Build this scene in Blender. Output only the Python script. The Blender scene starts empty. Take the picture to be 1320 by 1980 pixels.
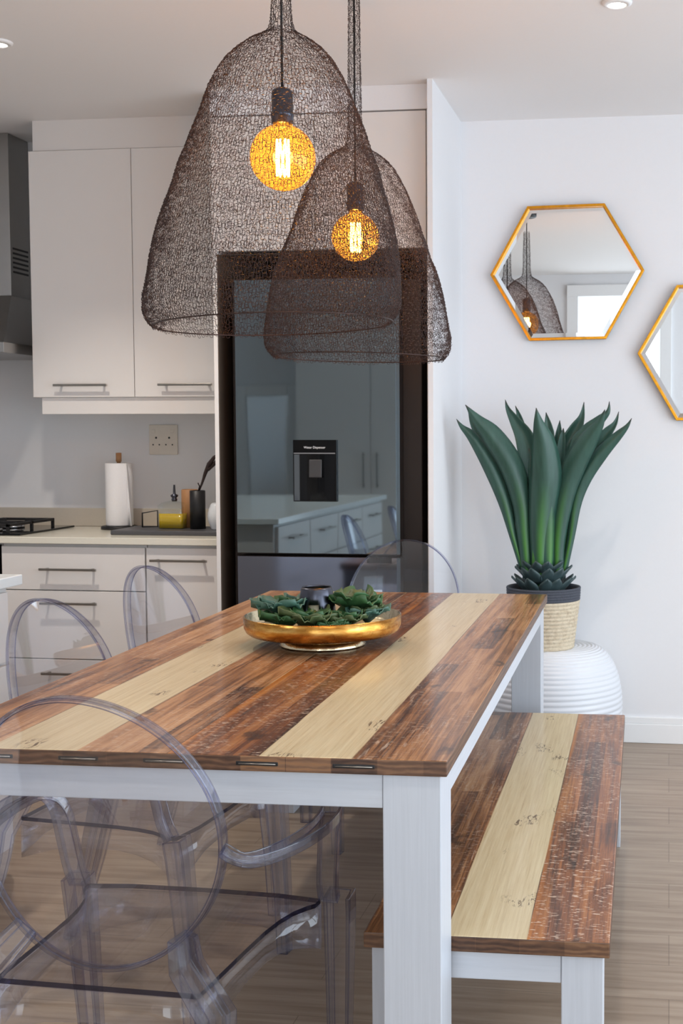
import bpy, bmesh, math, random
import numpy as np
from mathutils import Vector, Matrix
random.seed(7)
PI = math.pi
S = bpy.context.scene
COL = S.collection

# ------------------------------------------------------------------ camera
cam = bpy.data.cameras.new('camera')
cam.sensor_fit = 'VERTICAL'; cam.sensor_height = 36.0; cam.sensor_width = 24.0
cam.lens = 36.0 * 2400 / 1980
cam.shift_x = -(978 - 660) / 1980.0
cam.shift_y = (977 - 990) / 1980.0
cam.clip_start = 0.02
cam.dof.use_dof = True; cam.dof.focus_distance = 2.6; cam.dof.aperture_fstop = 18.0
co = bpy.data.objects.new('camera', cam); COL.objects.link(co)
co.location = (0, 0, 1.345); co.rotation_euler = (PI / 2 - 0.0573, 0, 0.13)
S.camera = co

# ------------------------------------------------------------------ render look
S.view_settings.view_transform = 'Standard'; S.view_settings.look = 'None'
S.view_settings.exposure = 0.30; S.view_settings.gamma = 1.0
S.view_settings.use_curve_mapping = False
S.cycles.use_denoising = True
S.cycles.max_bounces = 14; S.cycles.diffuse_bounces = 5; S.cycles.glossy_bounces = 6
S.cycles.transmission_bounces = 12; S.cycles.transparent_max_bounces = 48
S.cycles.caustics_refractive = False; S.cycles.caustics_reflective = False
S.cycles.sample_clamp_indirect = 2.5

# ------------------------------------------------------------------ world + lights
w = bpy.data.worlds.new('sky'); S.world = w; w.use_nodes = True
bg = w.node_tree.nodes['Background']; bg.inputs[0].default_value = (0.80, 0.90, 1.0, 1); bg.inputs[1].default_value = 1.2

def area(name, loc, rot, sx, sy, power, col):
    l = bpy.data.lights.new(name, 'AREA'); l.shape = 'RECTANGLE'; l.size = sx; l.size_y = sy
    l.energy = power; l.color = col
    o = bpy.data.objects.new(name, l); COL.objects.link(o); o.location = loc; o.rotation_euler = rot
    return o
def spot(name, loc, power, col=(1, .91, .80), ang=110, blend=.8, rad=.035):
    l = bpy.data.lights.new(name, 'SPOT'); l.energy = power; l.color = col; l.spot_size = math.radians(ang)
    l.spot_blend = blend; l.shadow_soft_size = rad
    o = bpy.data.objects.new(name, l); COL.objects.link(o); o.location = loc
    return o
# daylight through the glazed doors in the right wall and the opening behind the camera
area('daylight_right', (2.75, 2.2, 1.3), (0, PI / 2 + .22, 0), 2.3, 4.6, 104, (.78, .89, 1.0))
area('daylight_back', (1.45, -.55, 1.3), (PI / 2 + .15, 0, 0), 1.6, 2.2, 12, (.80, .90, 1.0))
area('daylight_doorway', (-.48, -.95, 1.25), (PI / 2, 0, 0), .74, 2.2, 12, (.90, .95, 1.0))
DOWNLIGHTS_AND_FILL = [(-2.30, 4.10), (-.17, 3.98), (-2.30, 1.6), (-.17, 1.6), (1.6, 4.0)]  # first two have fittings; the other three are unseen, added for more light
for x, y in DOWNLIGHTS_AND_FILL:
    spot('downlight_and_fill_beam', (x, y, 2.66), 72 if x < -2 else 28)

# ------------------------------------------------------------------ node helpers
class M:
    def __init__(s, name):
        s.m = bpy.data.materials.new(name); s.m.use_nodes = True; s.t = s.m.node_tree
        s.t.nodes.clear(); s.out = s.t.nodes.new('ShaderNodeOutputMaterial')
    def n(s, typ, ins=None, **kw):
        x = s.t.nodes.new(typ)
        for k, v in kw.items(): setattr(x, k, v)
        for k, v in (ins or {}).items(): s.set(x, k, v)
        return x
    def set(s, x, k, v):
        i = x.inputs[k]
        if isinstance(v, bpy.types.NodeSocket): s.t.links.new(v, i)
        elif isinstance(v, bpy.types.Node): s.t.links.new(v.outputs[0], i)
        else:
            if isinstance(v, (tuple, list)) and len(v) == 3 and i.type == 'RGBA': v = tuple(v) + (1,)
            i.default_value = v
    def math(s, op, a, b=0.0, c=0.0, clamp=False):
        return s.n('ShaderNodeMath', {0: a, 1: b, 2: c}, operation=op, use_clamp=clamp).outputs[0]
    def mix(s, f, a, b, blend='MIX'):
        x = s.n('ShaderNodeMix', data_type='RGBA', blend_type=blend)
        s.set(x, 0, f); s.set(x, 6, a); s.set(x, 7, b); return x.outputs[2]
    def ramp(s, f, stops):
        x = s.n('ShaderNodeValToRGB', {0: f}); e = x.color_ramp.elements
        while len(e) < len(stops): e.new(0.5)
        for q, (p, c) in zip(e, stops): q.position = p; q.color = tuple(c) + (1,) if len(c) == 3 else c
        return x.outputs[0]
    def coord(s, scale=(1, 1, 1), loc=(0, 0, 0), rot=(0, 0, 0), which='Object'):
        tc = s.n('ShaderNodeTexCoord')
        return s.n('ShaderNodeMapping', {'Vector': tc.outputs[which], 'Scale': scale, 'Location': loc, 'Rotation': rot}).outputs[0]
    def noise(s, vec, scale=5, detail=4, rough=.55, dist=0):
        return s.n('ShaderNodeTexNoise', {'Vector': vec, 'Scale': scale, 'Detail': detail, 'Roughness': rough, 'Distortion': dist}).outputs[0]
    def bump(s, h, strength=.3, dist=.002):
        return s.n('ShaderNodeBump', {'Height': h, 'Strength': strength, 'Distance': dist}).outputs[0]
    def pbsdf(s, col, rough=.5, metal=0, bump=None, **kw):
        ins = {'Base Color': col, 'Roughness': rough, 'Metallic': metal}
        if bump is not None: ins['Normal'] = bump
        for k, v in kw.items(): ins[k.replace('_', ' ')] = v
        p = s.n('ShaderNodeBsdfPrincipled', ins); s.t.links.new(p.outputs[0], s.out.inputs[0]); return p
    def end(s, sh):
        s.t.links.new(sh if isinstance(sh, bpy.types.NodeSocket) else sh.outputs[0], s.out.inputs[0]); return s.m

def lin(r, g, b):
    f = lambda c: c / 12.92 if c <= .04045 else ((c + .055) / 1.055) ** 2.4
    return (f(r / 255), f(g / 255), f(b / 255))

def plain(name, col, rough=.5, metal=0, nscale=30, var=.06, bumpk=.05, **kw):
    m = M(name); v = m.coord(); nz = m.noise(v, nscale)
    c = m.mix(nz, tuple(x * (1 - var) for x in col), tuple(min(1, x * (1 + var)) for x in col))
    m.pbsdf(c, rough, metal, m.bump(nz, bumpk), **kw); return m.m

MW = plain('wall_paint', lin(232, 232, 234), .65, nscale=90, var=.012, bumpk=.05)
MCEIL = plain('ceiling_paint', lin(236, 234, 233), .8, nscale=60, var=.01)
MCAB = plain('white_cabinet_laminate', lin(228, 224, 221), .32, nscale=6, var=.015, bumpk=.0)
MTRIM = plain('trim_paint', lin(238, 238, 238), .4, nscale=20, var=.01)
MSTONE = plain('cream_stone', lin(226, 222, 208), .18, nscale=160, var=.05, bumpk=0)
MUPST = plain('beige_stone_upstand', lin(196, 187, 174), .3, nscale=160, var=.05, bumpk=0)
MWISL = plain('island_white_stone', lin(236, 240, 240), .15, nscale=80, var=.02, bumpk=0)
MSTEEL = plain('brushed_handle_steel', lin(150, 145, 138), .35, 1, nscale=60, var=.1)
MHOOD = plain('hood_stainless_steel', lin(165, 163, 160), .28, 1, nscale=14, var=.06, bumpk=.02)
MSHADE = plain('recess_shade_brown', lin(84, 72, 62), .35)  # brown painted as the shade inside the fridge recess
MBLACK = plain('matte_black', lin(22, 22, 24), .45)
MIRON = plain('cast_iron', lin(24, 22, 22), .55, nscale=120, var=.2, bumpk=.2)
MGLOSSB = plain('gloss_black_glass', lin(6, 7, 9), .05, bumpk=0, Specular_IOR_Level=.28)
MTRAY = plain('slate_tray', lin(74, 74, 78), .45, nscale=50, var=.1)
MPAPER = plain('paper_towel', lin(235, 234, 236), .9, nscale=180, var=.03, bumpk=.6)
MSOCK = plain('socket_plastic', lin(226, 218, 206), .35)
MGOLDFR = plain('mirror_gold_leaf', lin(214, 150, 44), .34, 1, nscale=45, var=.35, bumpk=.5)
MWHITEVASE = plain('white_ribbed_ceramic', lin(215, 218, 222), .4)
MSTOOL = plain('white_lacquer_stool', lin(216, 220, 226), .38, nscale=10, var=.01, bumpk=0)
MCHAR = plain('charcoal_cord_band', lin(70, 74, 84), .85, nscale=160, var=.25, bumpk=.8)
MPEW = plain('dark_pewter', lin(84, 86, 96), .30, 1, nscale=20, var=.1, bumpk=.05)
MCANDLE = plain('candle_wax', lin(225, 212, 180), .5)
MTWIG = plain('dark_twig_bark', lin(42, 26, 24), .7, nscale=80, var=.3, bumpk=.5)
MCORD = plain('black_cord', lin(16, 15, 15), .6)
MPEPPER = plain('light_oak_canister', lin(178, 130, 88), .5, nscale=25, var=.15)
MSIL = plain('silver_trim', lin(190, 190, 192), .25, 1)
MGREYPAD = plain('grey_lever_pad', lin(62, 61, 62), .4)
MSOIL = plain('dark_soil', lin(40, 34, 30), .95, nscale=90, var=.4, bumpk=1)
MWHITETXT = plain('white_print', lin(215, 215, 215), .5)
MDOORW = plain('white_door_paint', lin(238, 237, 232), .35)

def brushed(name, col, rough, sc):
    m = M(name); v = m.coord(sc); nz = m.noise(v, 1.0, 5)
    m.pbsdf(m.mix(nz, tuple(x * .88 for x in col), tuple(min(1, x * 1.06) for x in col)), rough, 0, m.bump(nz, .25, .001)); return m.m
MLEGV = brushed('white_painted_wood_upright', lin(196, 200, 207), .42, (160, 160, 5))
MLEGX = brushed('white_painted_wood_rail', lin(196, 200, 207), .42, (5, 5, 160))

# fridge glass: dark smoky mirror
m = M('fridge_smoked_glass'); v = m.coord((1, 1, .6)); nz = m.noise(v, 3.2, 1)
m.pbsdf(lin(130, 143, 149), .03, 1.0, m.bump(nz, .12, .006)); MFR = m.m
m = M('fridge_smoked_glass_lower'); v = m.coord((1, 1, .6)); nz = m.noise(v, 3.2, 1)
m.pbsdf(lin(132, 140, 158), .10, 1.0, m.bump(nz, .12, .006)); MFR2 = m.m
MFTRIM = plain('fridge_edge_trim', lin(112, 128, 138), .3, 1)
MFSIDE = plain('fridge_dark_side', lin(52, 44, 40), .4, .3)
m = M('mirror_silver'); m.pbsdf((.9, .93, .94), .0, 1.0); MMIR = m.m

# floor: pale oak laminate boards running across the room
m = M('oak_laminate'); v = m.coord()
br = m.n('ShaderNodeTexBrick', {'Vector': v, 'Color1': (0, 0, 0, 1), 'Color2': (1, 1, 1, 1), 'Mortar': (.5, .5, .5, 1), 'Scale': 1.0, 'Mortar Size': .0012,
        'Mortar Smooth': .1, 'Brick Width': 1.35, 'Row Height': .192}, offset=.37)
g = m.noise(m.coord((2.2, 34, 1)), 1.0, 6, .6, .4)
g2 = m.noise(m.coord((.8, 7, 1)), 1.0, 3, .5, 1.2)
c = m.ramp(g, [(.28, lin(122, 103, 86)), (.5, lin(156, 138, 120)), (.72, lin(178, 161, 143))])
c = m.mix(m.math('MULTIPLY', g2, .35), c, lin(140, 118, 98))
c = m.mix(m.math('MULTIPLY', br.outputs[0], .16), c, lin(118, 98, 82))
c = m.mix(m.math('MULTIPLY', br.outputs[1], .55), c, lin(84, 68, 56))
m.pbsdf(c, m.math('MULTIPLY_ADD', g, .12, .3), 0, m.bump(g, .12, .001)); MFLOOR = m.m

# recycled boards of table and bench; x runs across the boards, y along them
def boards(name, kinds, bw, seed):
    """kinds: list of board kinds from x=0 towards -x: b brown, c cream, d dark distressed"""
    m = M(name); tc = m.n('ShaderNodeTexCoord'); obj = tc.outputs['Object']
    sp = m.n('ShaderNodeSeparateXYZ', {0: obj})
    x, y = sp.outputs[0], sp.outputs[1]
    def mp(sc, lo=(0, 0, 0)): return m.n('ShaderNodeMapping', {'Vector': obj, 'Scale': sc, 'Location': (lo[0] + seed, lo[1] + seed * 1.7, 0)}).outputs[0]
    gr = m.noise(mp((95, 2.0, 3)), 1, 6, .66, .35)
    gr2 = m.noise(mp((22, 1.6, 3), (7, 2, 0)), 1, 4, .6, 1.1)
    big = m.noise(mp((7, 1.5, 3), (1, 5, 0)), 1, 3, .5, .6)
    # staves within a board
    stv = m.n('ShaderNodeTexBrick', {'Vector': m.n('ShaderNodeMapping', {'Vector': obj, 'Rotation': (0, 0, PI / 2), 'Location': (seed, 0, 0)}).outputs[0],
              'Color1': (0, 0, 0, 1), 'Color2': (1, 1, 1, 1), 'Mortar': (.5, .5, .5, 1), 'Scale': 1.0, 'Mortar Size': .0,
              'Brick Width': .55, 'Row Height': bw / 3}, offset=.41).outputs[0]
    fine = m.noise(mp((330, 7, 3), (3, 4, 0)), 1, 4, .7, .1)
    tone = m.math('ADD', m.math('MULTIPLY', gr, .55), m.math('ADD', m.math('MULTIPLY', stv, .17), m.math('ADD', m.math('MULTIPLY', gr2, .55), m.math('MULTIPLY_ADD', fine, .30, -.25))))
    brown = m.ramp(tone, [(.36, lin(66, 38, 24)), (.45, lin(112, 72, 46)), (.53, lin(152, 104, 66)), (.62, lin(182, 132, 90)), (.76, lin(206, 162, 120))])
    dark = m.ramp(tone, [(.38, lin(60, 32, 20)), (.50, lin(104, 60, 36)), (.60, lin(138, 84, 48)), (.70, lin(168, 110, 64)), (.80, lin(188, 134, 82))])
    stripe = m.ramp(m.noise(mp((13, .45, 1), (6, 13, 0)), 1, 2, .5, .3), [(.53, (0, 0, 0)), (.58, (1, 1, 1))])
    dark = m.mix(m.math('MULTIPLY', stripe, .8), dark, m.ramp(gr, [(.3, lin(136, 74, 24)), (.5, lin(184, 112, 42)), (.7, lin(204, 140, 70))]))
    # chipped white scratches running across the board
    sc1 = m.noise(mp((62, 250, 1), (3, 9, 0)), 1, 1.5, .5, .5)
    sc2 = m.noise(mp((9, 3.5, 1), (5, 1, 0)), 1, 3, .6)
    scd = m.math('MULTIPLY', m.ramp(sc1, [(.615, (0, 0, 0)), (.66, (1, 1, 1))]), m.ramp(sc2, [(.38, (0, 0, 0)), (.50, (1, 1, 1))]))
    scb = m.math('MULTIPLY', m.ramp(m.noise(mp((130, 12, 1), (2, 4, 0)), 1, 4, .6, .6), [(.58, (0, 0, 0)), (.64, (1, 1, 1))]), m.ramp(sc2, [(.42, (0, 0, 0)), (.66, (1, 1, 1))]))
    white = lin(222, 200, 178)
    dark = m.mix(m.math('MULTIPLY', scd, .82), dark, white)
    brown = m.mix(m.math('MULTIPLY', scb, .50), brown, white)
    brown = m.mix(m.math('MULTIPLY', scd, .40), brown, white)
    # knots
    vo = m.n('ShaderNodeTexVoronoi', {'Vector': m.n('ShaderNodeMapping', {'Vector': m.mix(.12, obj, m.n('ShaderNodeTexNoise', {'Vector': obj, 'Scale': 14.0}).outputs[1]), 'Scale': (5.2, 2.3, 1), 'Location': (seed * .37, seed * .9, 0)}).outputs[0], 'Scale': 1.0}, feature='F1', voronoi_dimensions='2D')
    kn = m.ramp(vo.outputs[0], [(.035, (1, 1, 1)), (.085, (0, 0, 0))])
    kn = m.math('MULTIPLY', kn, .7)
    brown = m.mix(kn, brown, lin(44, 26, 20)); dark = m.mix(kn, dark, lin(44, 26, 20))
    # cream painted board with worn grain
    cg = m.noise(mp((190, 4.5, 3), (11, 3, 0)), 1, 6, .7, .3)
    cream = m.ramp(cg, [(.25, lin(184, 160, 122)), (.42, lin(207, 187, 149)), (.62, lin(219, 202, 166)), (.8, lin(229, 214, 182))])
    ck = m.math('MULTIPLY', m.ramp(m.noise(mp((120, 26, 1), (8, 8, 0)), 1, 4, .7, 1.0), [(.54, (0, 0, 0)), (.57, (1, 1, 1))]), m.ramp(m.noise(mp((12, 5, 1), (4, 17, 0)), 1, 1), [(.635, (0, 0, 0)), (.68, (1, 1, 1))]))
    cream = m.mix(m.math('MULTIPLY', ck, .8), cream, lin(74, 46, 26))
    col = None; mir = m.math('MULTIPLY', x, -1 / bw)
    for i, k in enumerate(kinds):
        cc = {'b': brown, 'c': cream, 'd': dark}[k]
        col = cc if col is None else m.mix(m.math('GREATER_THAN', m.math('ADD', mir, m.math('MULTIPLY_ADD', gr2, .02, -.01)), float(i)), col, cc)
    fr = m.math('FRACT', m.math('ADD', mir, .5))
    gap = m.math('LESS_THAN', m.math('ABSOLUTE', m.math('SUBTRACT', fr, .5)), .007)
    lightgap = m.ramp(m.noise(mp((3, 2, 1)), 1, 1), [(.45, lin(70, 40, 22)), (.55, lin(206, 180, 140))])
    inner = m.math('MULTIPLY', m.math('GREATER_THAN', mir, .5), m.math('LESS_THAN', mir, len(kinds) - .5))
    col = m.mix(m.math('MULTIPLY', m.math('MULTIPLY', gap, inner), .75), col, lightgap)
    m.pbsdf(col, m.math('MULTIPLY_ADD', gr, .2, .22), 0, m.bump(gr, .16, .0012), Coat_Weight=.25, Coat_Roughness=.12)
    return m.m
MTOP = boards('recycled_board_table', 'bcdbcb', .1676, 3.1)
MBEN = boards('recycled_board_bench', 'dcb', .1524, 11.7)
# end grain and edges: staves of laminated blocks
def endgrain(name, seed):
    m = M(name); v = m.coord((1, 1, 1), (seed, 1, 0))
    br = m.n('ShaderNodeTexBrick', {'Vector': v, 'Color1': (0, 0, 0, 1), 'Color2': (1, 1, 1, 1), 'Mortar': (.3, .3, .3, 1), 'Scale': 1.0, 'Mortar Size': .0007,
                'Brick Width': .082, 'Row Height': 4.0}).outputs[0]
    g = m.n('ShaderNodeTexWave', {'Vector': m.coord((9, 4, 30), (seed, 0, 0)), 'Scale': 1.0, 'Distortion': 7.0, 'Detail': 3.0, 'Detail Scale': 1.5}, wave_type='RINGS').outputs[1]
    nz = m.noise(m.coord((30, 6, 120)), 1, 4)
    t = m.math('ADD', m.math('MULTIPLY', br, .42), m.math('ADD', m.math('MULTIPLY', g, .22), m.math('MULTIPLY', nz, .35)))
    c = m.ramp(t, [(.2, lin(62, 40, 28)), (.45, lin(100, 70, 50)), (.65, lin(130, 95, 68)), (.85, lin(150, 105, 66))])
    m.pbsdf(c, .45, 0, m.bump(nz, .2, .001)); return m.m
MEND = endgrain('laminated_board_edge', 0); MEND2 = endgrain('laminated_bench_edge', .37)

# clear tinted polycarbonate
def clear(name, face, edge, glass=.0, rough=.02, fpow=2.2, refl=1.0):
    m = M(name)
    lw = m.n('ShaderNodeLayerWeight', {'Blend': .5}).outputs['Facing']
    f = m.math('POWER', lw, fpow)
    tr = m.n('ShaderNodeBsdfTransparent', {'Color': m.mix(f, face, edge)})
    gl = m.n('ShaderNodeBsdfGlossy', {'Color': (.95, .97, 1, 1), 'Roughness': rough})
    fr = m.math('MULTIPLY_ADD', m.math('POWER', m.math('MINIMUM', m.math('MULTIPLY', lw, 1.0), 1.0), 5.0), .60, .055)
    a = m.n('ShaderNodeMixShader', {0: m.math('MULTIPLY', fr, refl), 1: tr, 2: gl})
    if glass > 0:
        gs = m.n('ShaderNodeBsdfGlass', {'Color': face + (1,), 'Roughness': .0, 'IOR': 1.35})
        a = m.n('ShaderNodeMixShader', {0: glass, 1: a, 2: gs})
    return m.end(a)
MCLR = clear('clear_polycarbonate_sheet', (.988, .988, .996), (.76, .78, .88))
MCLRT = clear('clear_polycarbonate_moulding', (.945, .95, .972), (.50, .51, .67), .18, fpow=1.9)
MCLRR = clear('clear_polycarbonate_rim', (.955, .96, .985), (.60, .62, .76), .10, fpow=1.7)
MCLRE = clear('clear_polycarbonate_edge', (.11, .12, .24), (.05, .06, .14), .0)

MCLRL = clear('clear_polycarbonate_line', (.50, .51, .70), (.22, .23, .42), .0, fpow=1.2, refl=1.6)
# lamp materials
m = M('bronze_knitted_wire'); nz = m.noise(m.coord(), 40, 2)
m.pbsdf(m.mix(nz, lin(44, 34, 34), lin(78, 58, 52)), .42, .6); MWIRE = m.m
m = M('amber_bulb_glass')
lw = m.n('ShaderNodeLayerWeight', {'Blend': .5}).outputs['Facing']
tr = m.n('ShaderNodeBsdfTransparent', {'Color': m.mix(m.math('POWER', lw, 3.0), (1.0, .66, .22), (.80, .38, .06))})
tl = m.n('ShaderNodeBsdfTranslucent', {'Color': (1.0, .55, .12, 1)})
gl = m.n('ShaderNodeBsdfGlossy', {'Color': (1, .95, .9, 1), 'Roughness': .02})
a = m.n('ShaderNodeMixShader', {0: .08, 1: tr, 2: tl})
MBULB = m.end(m.n('ShaderNodeMixShader', {0: m.math('MULTIPLY_ADD', m.math('POWER', lw, 5.0), .5, .04), 1: a, 2: gl}))
def emit(name, col, st):
    m = M(name); return m.end(m.n('ShaderNodeEmission', {'Color': tuple(col) + (1,), 'Strength': st}))
MFIL = emit('glowing_filament', (1.0, .58, .18), 95)
MDL = emit('downlight_lamp', (1.0, .93, .84), 9)
MOUT = emit('bright_outdoors', (.95, .98, 1.0), 1.3)
m = M('olive_oil_glass'); tr = m.n('ShaderNodeBsdfTransparent', {'Color': (.95, .97, .96, 1)}); gl = m.n('ShaderNodeBsdfGlossy', {'Roughness': .03})
MGLASS = m.end(m.n('ShaderNodeMixShader', {0: .08, 1: tr, 2: gl}))
m = M('olive_oil'); m.pbsdf(lin(206, 172, 16), .12, 0, None, Coat_Weight=1.0); MOIL = m.m

# gold dish
m = M('hammered_gold'); v = m.coord((1, 1, 1)); nz = m.noise(v, 26, 3); n2 = m.noise(m.coord((14, 14, 60)), 1, 4)
m.pbsdf(m.ramp(n2, [(.3, lin(150, 96, 38)), (.5, lin(196, 140, 66)), (.7, lin(230, 186, 110))]), m.math('MULTIPLY_ADD', nz, .25, .16), 1.0, m.bump(nz, .4, .004)); MGOLD = m.m
m = M('pale_gold_inside'); nz = m.noise(m.coord(), 40, 3)
m.pbsdf(lin(214, 200, 168), .22, 1.0, m.bump(nz, .5, .003)); MGOLDIN = m.m

# plants
m = M('agave_leaf'); v = m.coord(); sp = m.n('ShaderNodeSeparateXYZ', {0: m.n('ShaderNodeTexCoord').outputs['Object']})
at = m.n('ShaderNodeAttribute', attribute_name='leaf')
asp = m.n('ShaderNodeSeparateColor', {0: at.outputs[0]})
nz = m.noise(m.coord((60, 60, 6)), 1, 3)
c = m.mix(nz, lin(30, 62, 54), lin(58, 96, 84))
c = m.mix(m.math('MULTIPLY', m.math('MULTIPLY', m.ramp(asp.outputs[1], [(.0, (1, 1, 1)), (.5, (0, 0, 0))]), m.ramp(asp.outputs[0], [(.25, (1, 1, 1)), (.62, (0, 0, 0))])), .85), c, lin(78, 140, 46))
c = m.mix(m.ramp(asp.outputs[0], [(.965, (0, 0, 0)), (1.0, (1, 1, 1))]), c, lin(40, 30, 26))
m.pbsdf(c, .42, 0, m.bump(nz, .1, .002)); MAGA = m.m
MROS = plain('agave_base_scales', lin(66, 84, 86), .45, nscale=40, var=.25)
MSUC = [plain('succulent_leaf_deep', lin(58, 98, 58), .45, nscale=40, var=.25), plain('succulent_leaf_blue', lin(76, 112, 98), .45, nscale=40, var=.25), plain('succulent_leaf_moss', lin(84, 100, 62), .45, nscale=40, var=.25)]
m = M('coiled_straw'); v = m.coord(); nz = m.noise(m.coord((60, 60, 90)), 1, 5, .7); n2 = m.noise(m.coord((8, 8, 30)), 1, 3)
m.pbsdf(m.mix(n2, m.ramp(nz, [(.3, lin(150, 122, 88)), (.5, lin(206, 190, 162)), (.7, lin(228, 218, 198))]), lin(216, 202, 178)), .85, 0, m.bump(nz, 1.0, .004)); MSTRAW = m.m

# ------------------------------------------------------------------ geometry helpers
class MB:
    def __init__(s): s.v = []; s.f = []; s.mi = []; s.sm = []
    def add(s, vs, fs, mi=0, smooth=False):
        o = len(s.v); s.v += [tuple(p) for p in vs]
        for f in fs: s.f.append(tuple(i + o for i in f)); s.mi.append(mi); s.sm.append(smooth)
        return s
    def box(s, x0, x1, y0, y1, z0, z1, mi=0):
        vs = [(x, y, z) for z in (z0, z1) for y in (y0, y1) for x in (x0, x1)]
        return s.add(vs, [(0, 2, 3, 1), (4, 5, 7, 6), (0, 1, 5, 4), (2, 6, 7, 3), (0, 4, 6, 2), (1, 3, 7, 5)], mi)
    def lathe(s, prof, n=48, mi=0, c=(0, 0, 0), cap=True, smooth=True):
        vs = []; k = len(prof)
        for r, z in prof:
            for i in range(n):
                a = 2 * PI * i / n; vs.append((c[0] + r * math.cos(a), c[1] + r * math.sin(a), c[2] + z))
        fs = [(j * n + i, j * n + (i + 1) % n, (j + 1) * n + (i + 1) % n, (j + 1) * n + i) for j in range(k - 1) for i in range(n)]
        s.add(vs, fs, mi, smooth)
        if cap:
            o = len(s.v) - k * n
            s.f.append(tuple(o + i for i in reversed(range(n)))); s.mi.append(mi); s.sm.append(False)
            s.f.append(tuple(o + (k - 1) * n + i for i in range(n))); s.mi.append(mi); s.sm.append(False)
        return s
    def sweep(s, pts, prof, hint=(0, 0, 1), closed=False, scales=None, mi=0, smooth=True, caps=True):
        """prof: list of (a,b); a along side (t x hint), b along the 'up' perpendicular."""
        P = [Vector(p) for p in pts]; n = len(P); k = len(prof); vs = []
        for i in range(n):
            if closed: t = P[(i + 1) % n] - P[i - 1]
            else: t = P[min(i + 1, n - 1)] - P[max(i - 1, 0)]
            t.normalize(); h = hint(P[i], i) if callable(hint) else Vector(hint)
            a = t.cross(h); a.normalize(); b = a.cross(t)
            sc = scales[i] if scales else (1, 1)
            if not isinstance(sc, (tuple, list)): sc = (sc, sc)
            for pa, pb in prof: vs.append(P[i] + a * pa * sc[0] + b * pb * sc[1])
        fs = []
        for i in range(n if closed else n - 1):
            j = (i + 1) % n
            for q in range(k): fs.append((i * k + q, i * k + (q + 1) % k, j * k + (q + 1) % k, j * k + q))
        s.add(vs, fs, mi, smooth)
        if not closed and caps:
            o = len(s.v) - n * k
            s.f.append(tuple(o + q for q in reversed(range(k)))); s.mi.append(mi); s.sm.append(False)
            s.f.append(tuple(o + (n - 1) * k + q for q in range(k))); s.mi.append(mi); s.sm.append(False)
        return s
    def tube(s, pts, r, n=8, scales=None, mi=0, hint=(0, .01, 1), closed=False):
        return s.sweep(pts, [(r * math.cos(2 * PI * i / n), r * math.sin(2 * PI * i / n)) for i in range(n)], hint, closed, scales, mi)
    def build(s, name, mats, parent=None, loc=(0, 0, 0), rot=(0, 0, 0), bevel=0, subsurf=0, bmat=None):
        me = bpy.data.meshes.new(name); me.from_pydata(s.v, [], s.f)
        if not isinstance(mats, (list, tuple)): mats = [mats]
        for x in mats: me.materials.append(x)
        me.polygons.foreach_set('material_index', s.mi); me.polygons.foreach_set('use_smooth', s.sm)
        me.validate(); me.update()
        bm = bmesh.new(); bm.from_mesh(me); bmesh.ops.recalc_face_normals(bm, faces=bm.faces); bm.to_mesh(me); bm.free()
        o = bpy.data.objects.new(name, me); COL.objects.link(o); o.location = loc; o.rotation_euler = rot
        if parent: o.parent = parent
        if bevel:
            b = o.modifiers.new('bevel', 'BEVEL'); b.width = bevel; b.segments = 2; b.limit_method = 'ANGLE'; b.angle_limit = math.radians(40)
            if bmat is not None: b.material = bmat; b.segments = 3
        if subsurf:
            b = o.modifiers.new('sub', 'SUBSURF'); b.levels = subsurf; b.render_levels = subsurf
        return o
def rrect(w, h, r, n=3):
    p = []
    for cx, cy, a0 in ((w / 2 - r, h / 2 - r, 0), (-w / 2 + r, h / 2 - r, 90), (-w / 2 + r, -h / 2 + r, 180), (w / 2 - r, -h / 2 + r, 270)):
        for i in range(n + 1):
            a = math.radians(a0 + 90 * i / n); p.append((cx + r * math.cos(a), cy + r * math.sin(a)))
    return p
def thing(name, label, cat, loc=(0, 0, 0), rz=0, group=None):
    o = bpy.data.objects.new(name, None); COL.objects.link(o); o.location = loc; o.rotation_euler = (0, 0, rz)
    o.empty_display_size = .1
    return tag(o, label, cat, group)
def tag(o, label, cat, group=None):
    o['label'] = label; o['category'] = cat
    if group: o['group'] = group
    return o
def struct(o): o['kind'] = 'structure'; return o
def copy_tree(o, parent=None):
    c = o.copy(); COL.objects.link(c)
    if parent: c.parent = parent
    for ch in list(o.children): copy_tree(ch, c)
    return c
def box(name, mat, x0, x1, y0, y1, z0, z1, parent=None, bevel=0.0):
    # origin at the box's base centre
    cx, cy = (x0 + x1) / 2, (y0 + y1) / 2
    return MB().box(x0 - cx, x1 - cx, y0 - cy, y1 - cy, 0, z1 - z0).build(name, mat, parent, (cx, cy, z0), bevel=bevel)

# ------------------------------------------------------------------ room shell
ZC = 2.695; YB = -.38; YK = 5.50; YN = 5.387; XL = -4.3; XR = 2.62
struct(box('floor', MFLOOR, XL, XR, -1.6, YK, -.05, 0))
struct(box('ceiling', MCEIL, XL, XR, YB, YK, ZC, ZC + .05))
struct(box('wall_kitchen', MW, XL, -.93, YK, YK + .1, 0, ZC))
struct(box('wall_back', MW, -.93, XR, YN, YN + .1, 0, ZC))
struct(box('wall_partition', MW, -.921, -.901, 4.727, YN, 0, ZC))
struct(box('wall_left', MW, XL - .1, XL, YB, YK, 0, ZC))
b = MB()
b.box(XR, XR + .1, YB, .1, 0, ZC); b.box(XR, XR + .1, 4.4, YN, 0, ZC); b.box(XR, XR + .1, .1, 4.4, 2.4, ZC)
struct(b.build('wall_right', MW))
b = MB()
b.box(XL, -.88, YB - .1, YB, 0, ZC); b.box(-.88, -.08, YB - .1, YB, 2.5, ZC); b.box(-.08, .65, YB - .1, YB, 0, ZC)
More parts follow.
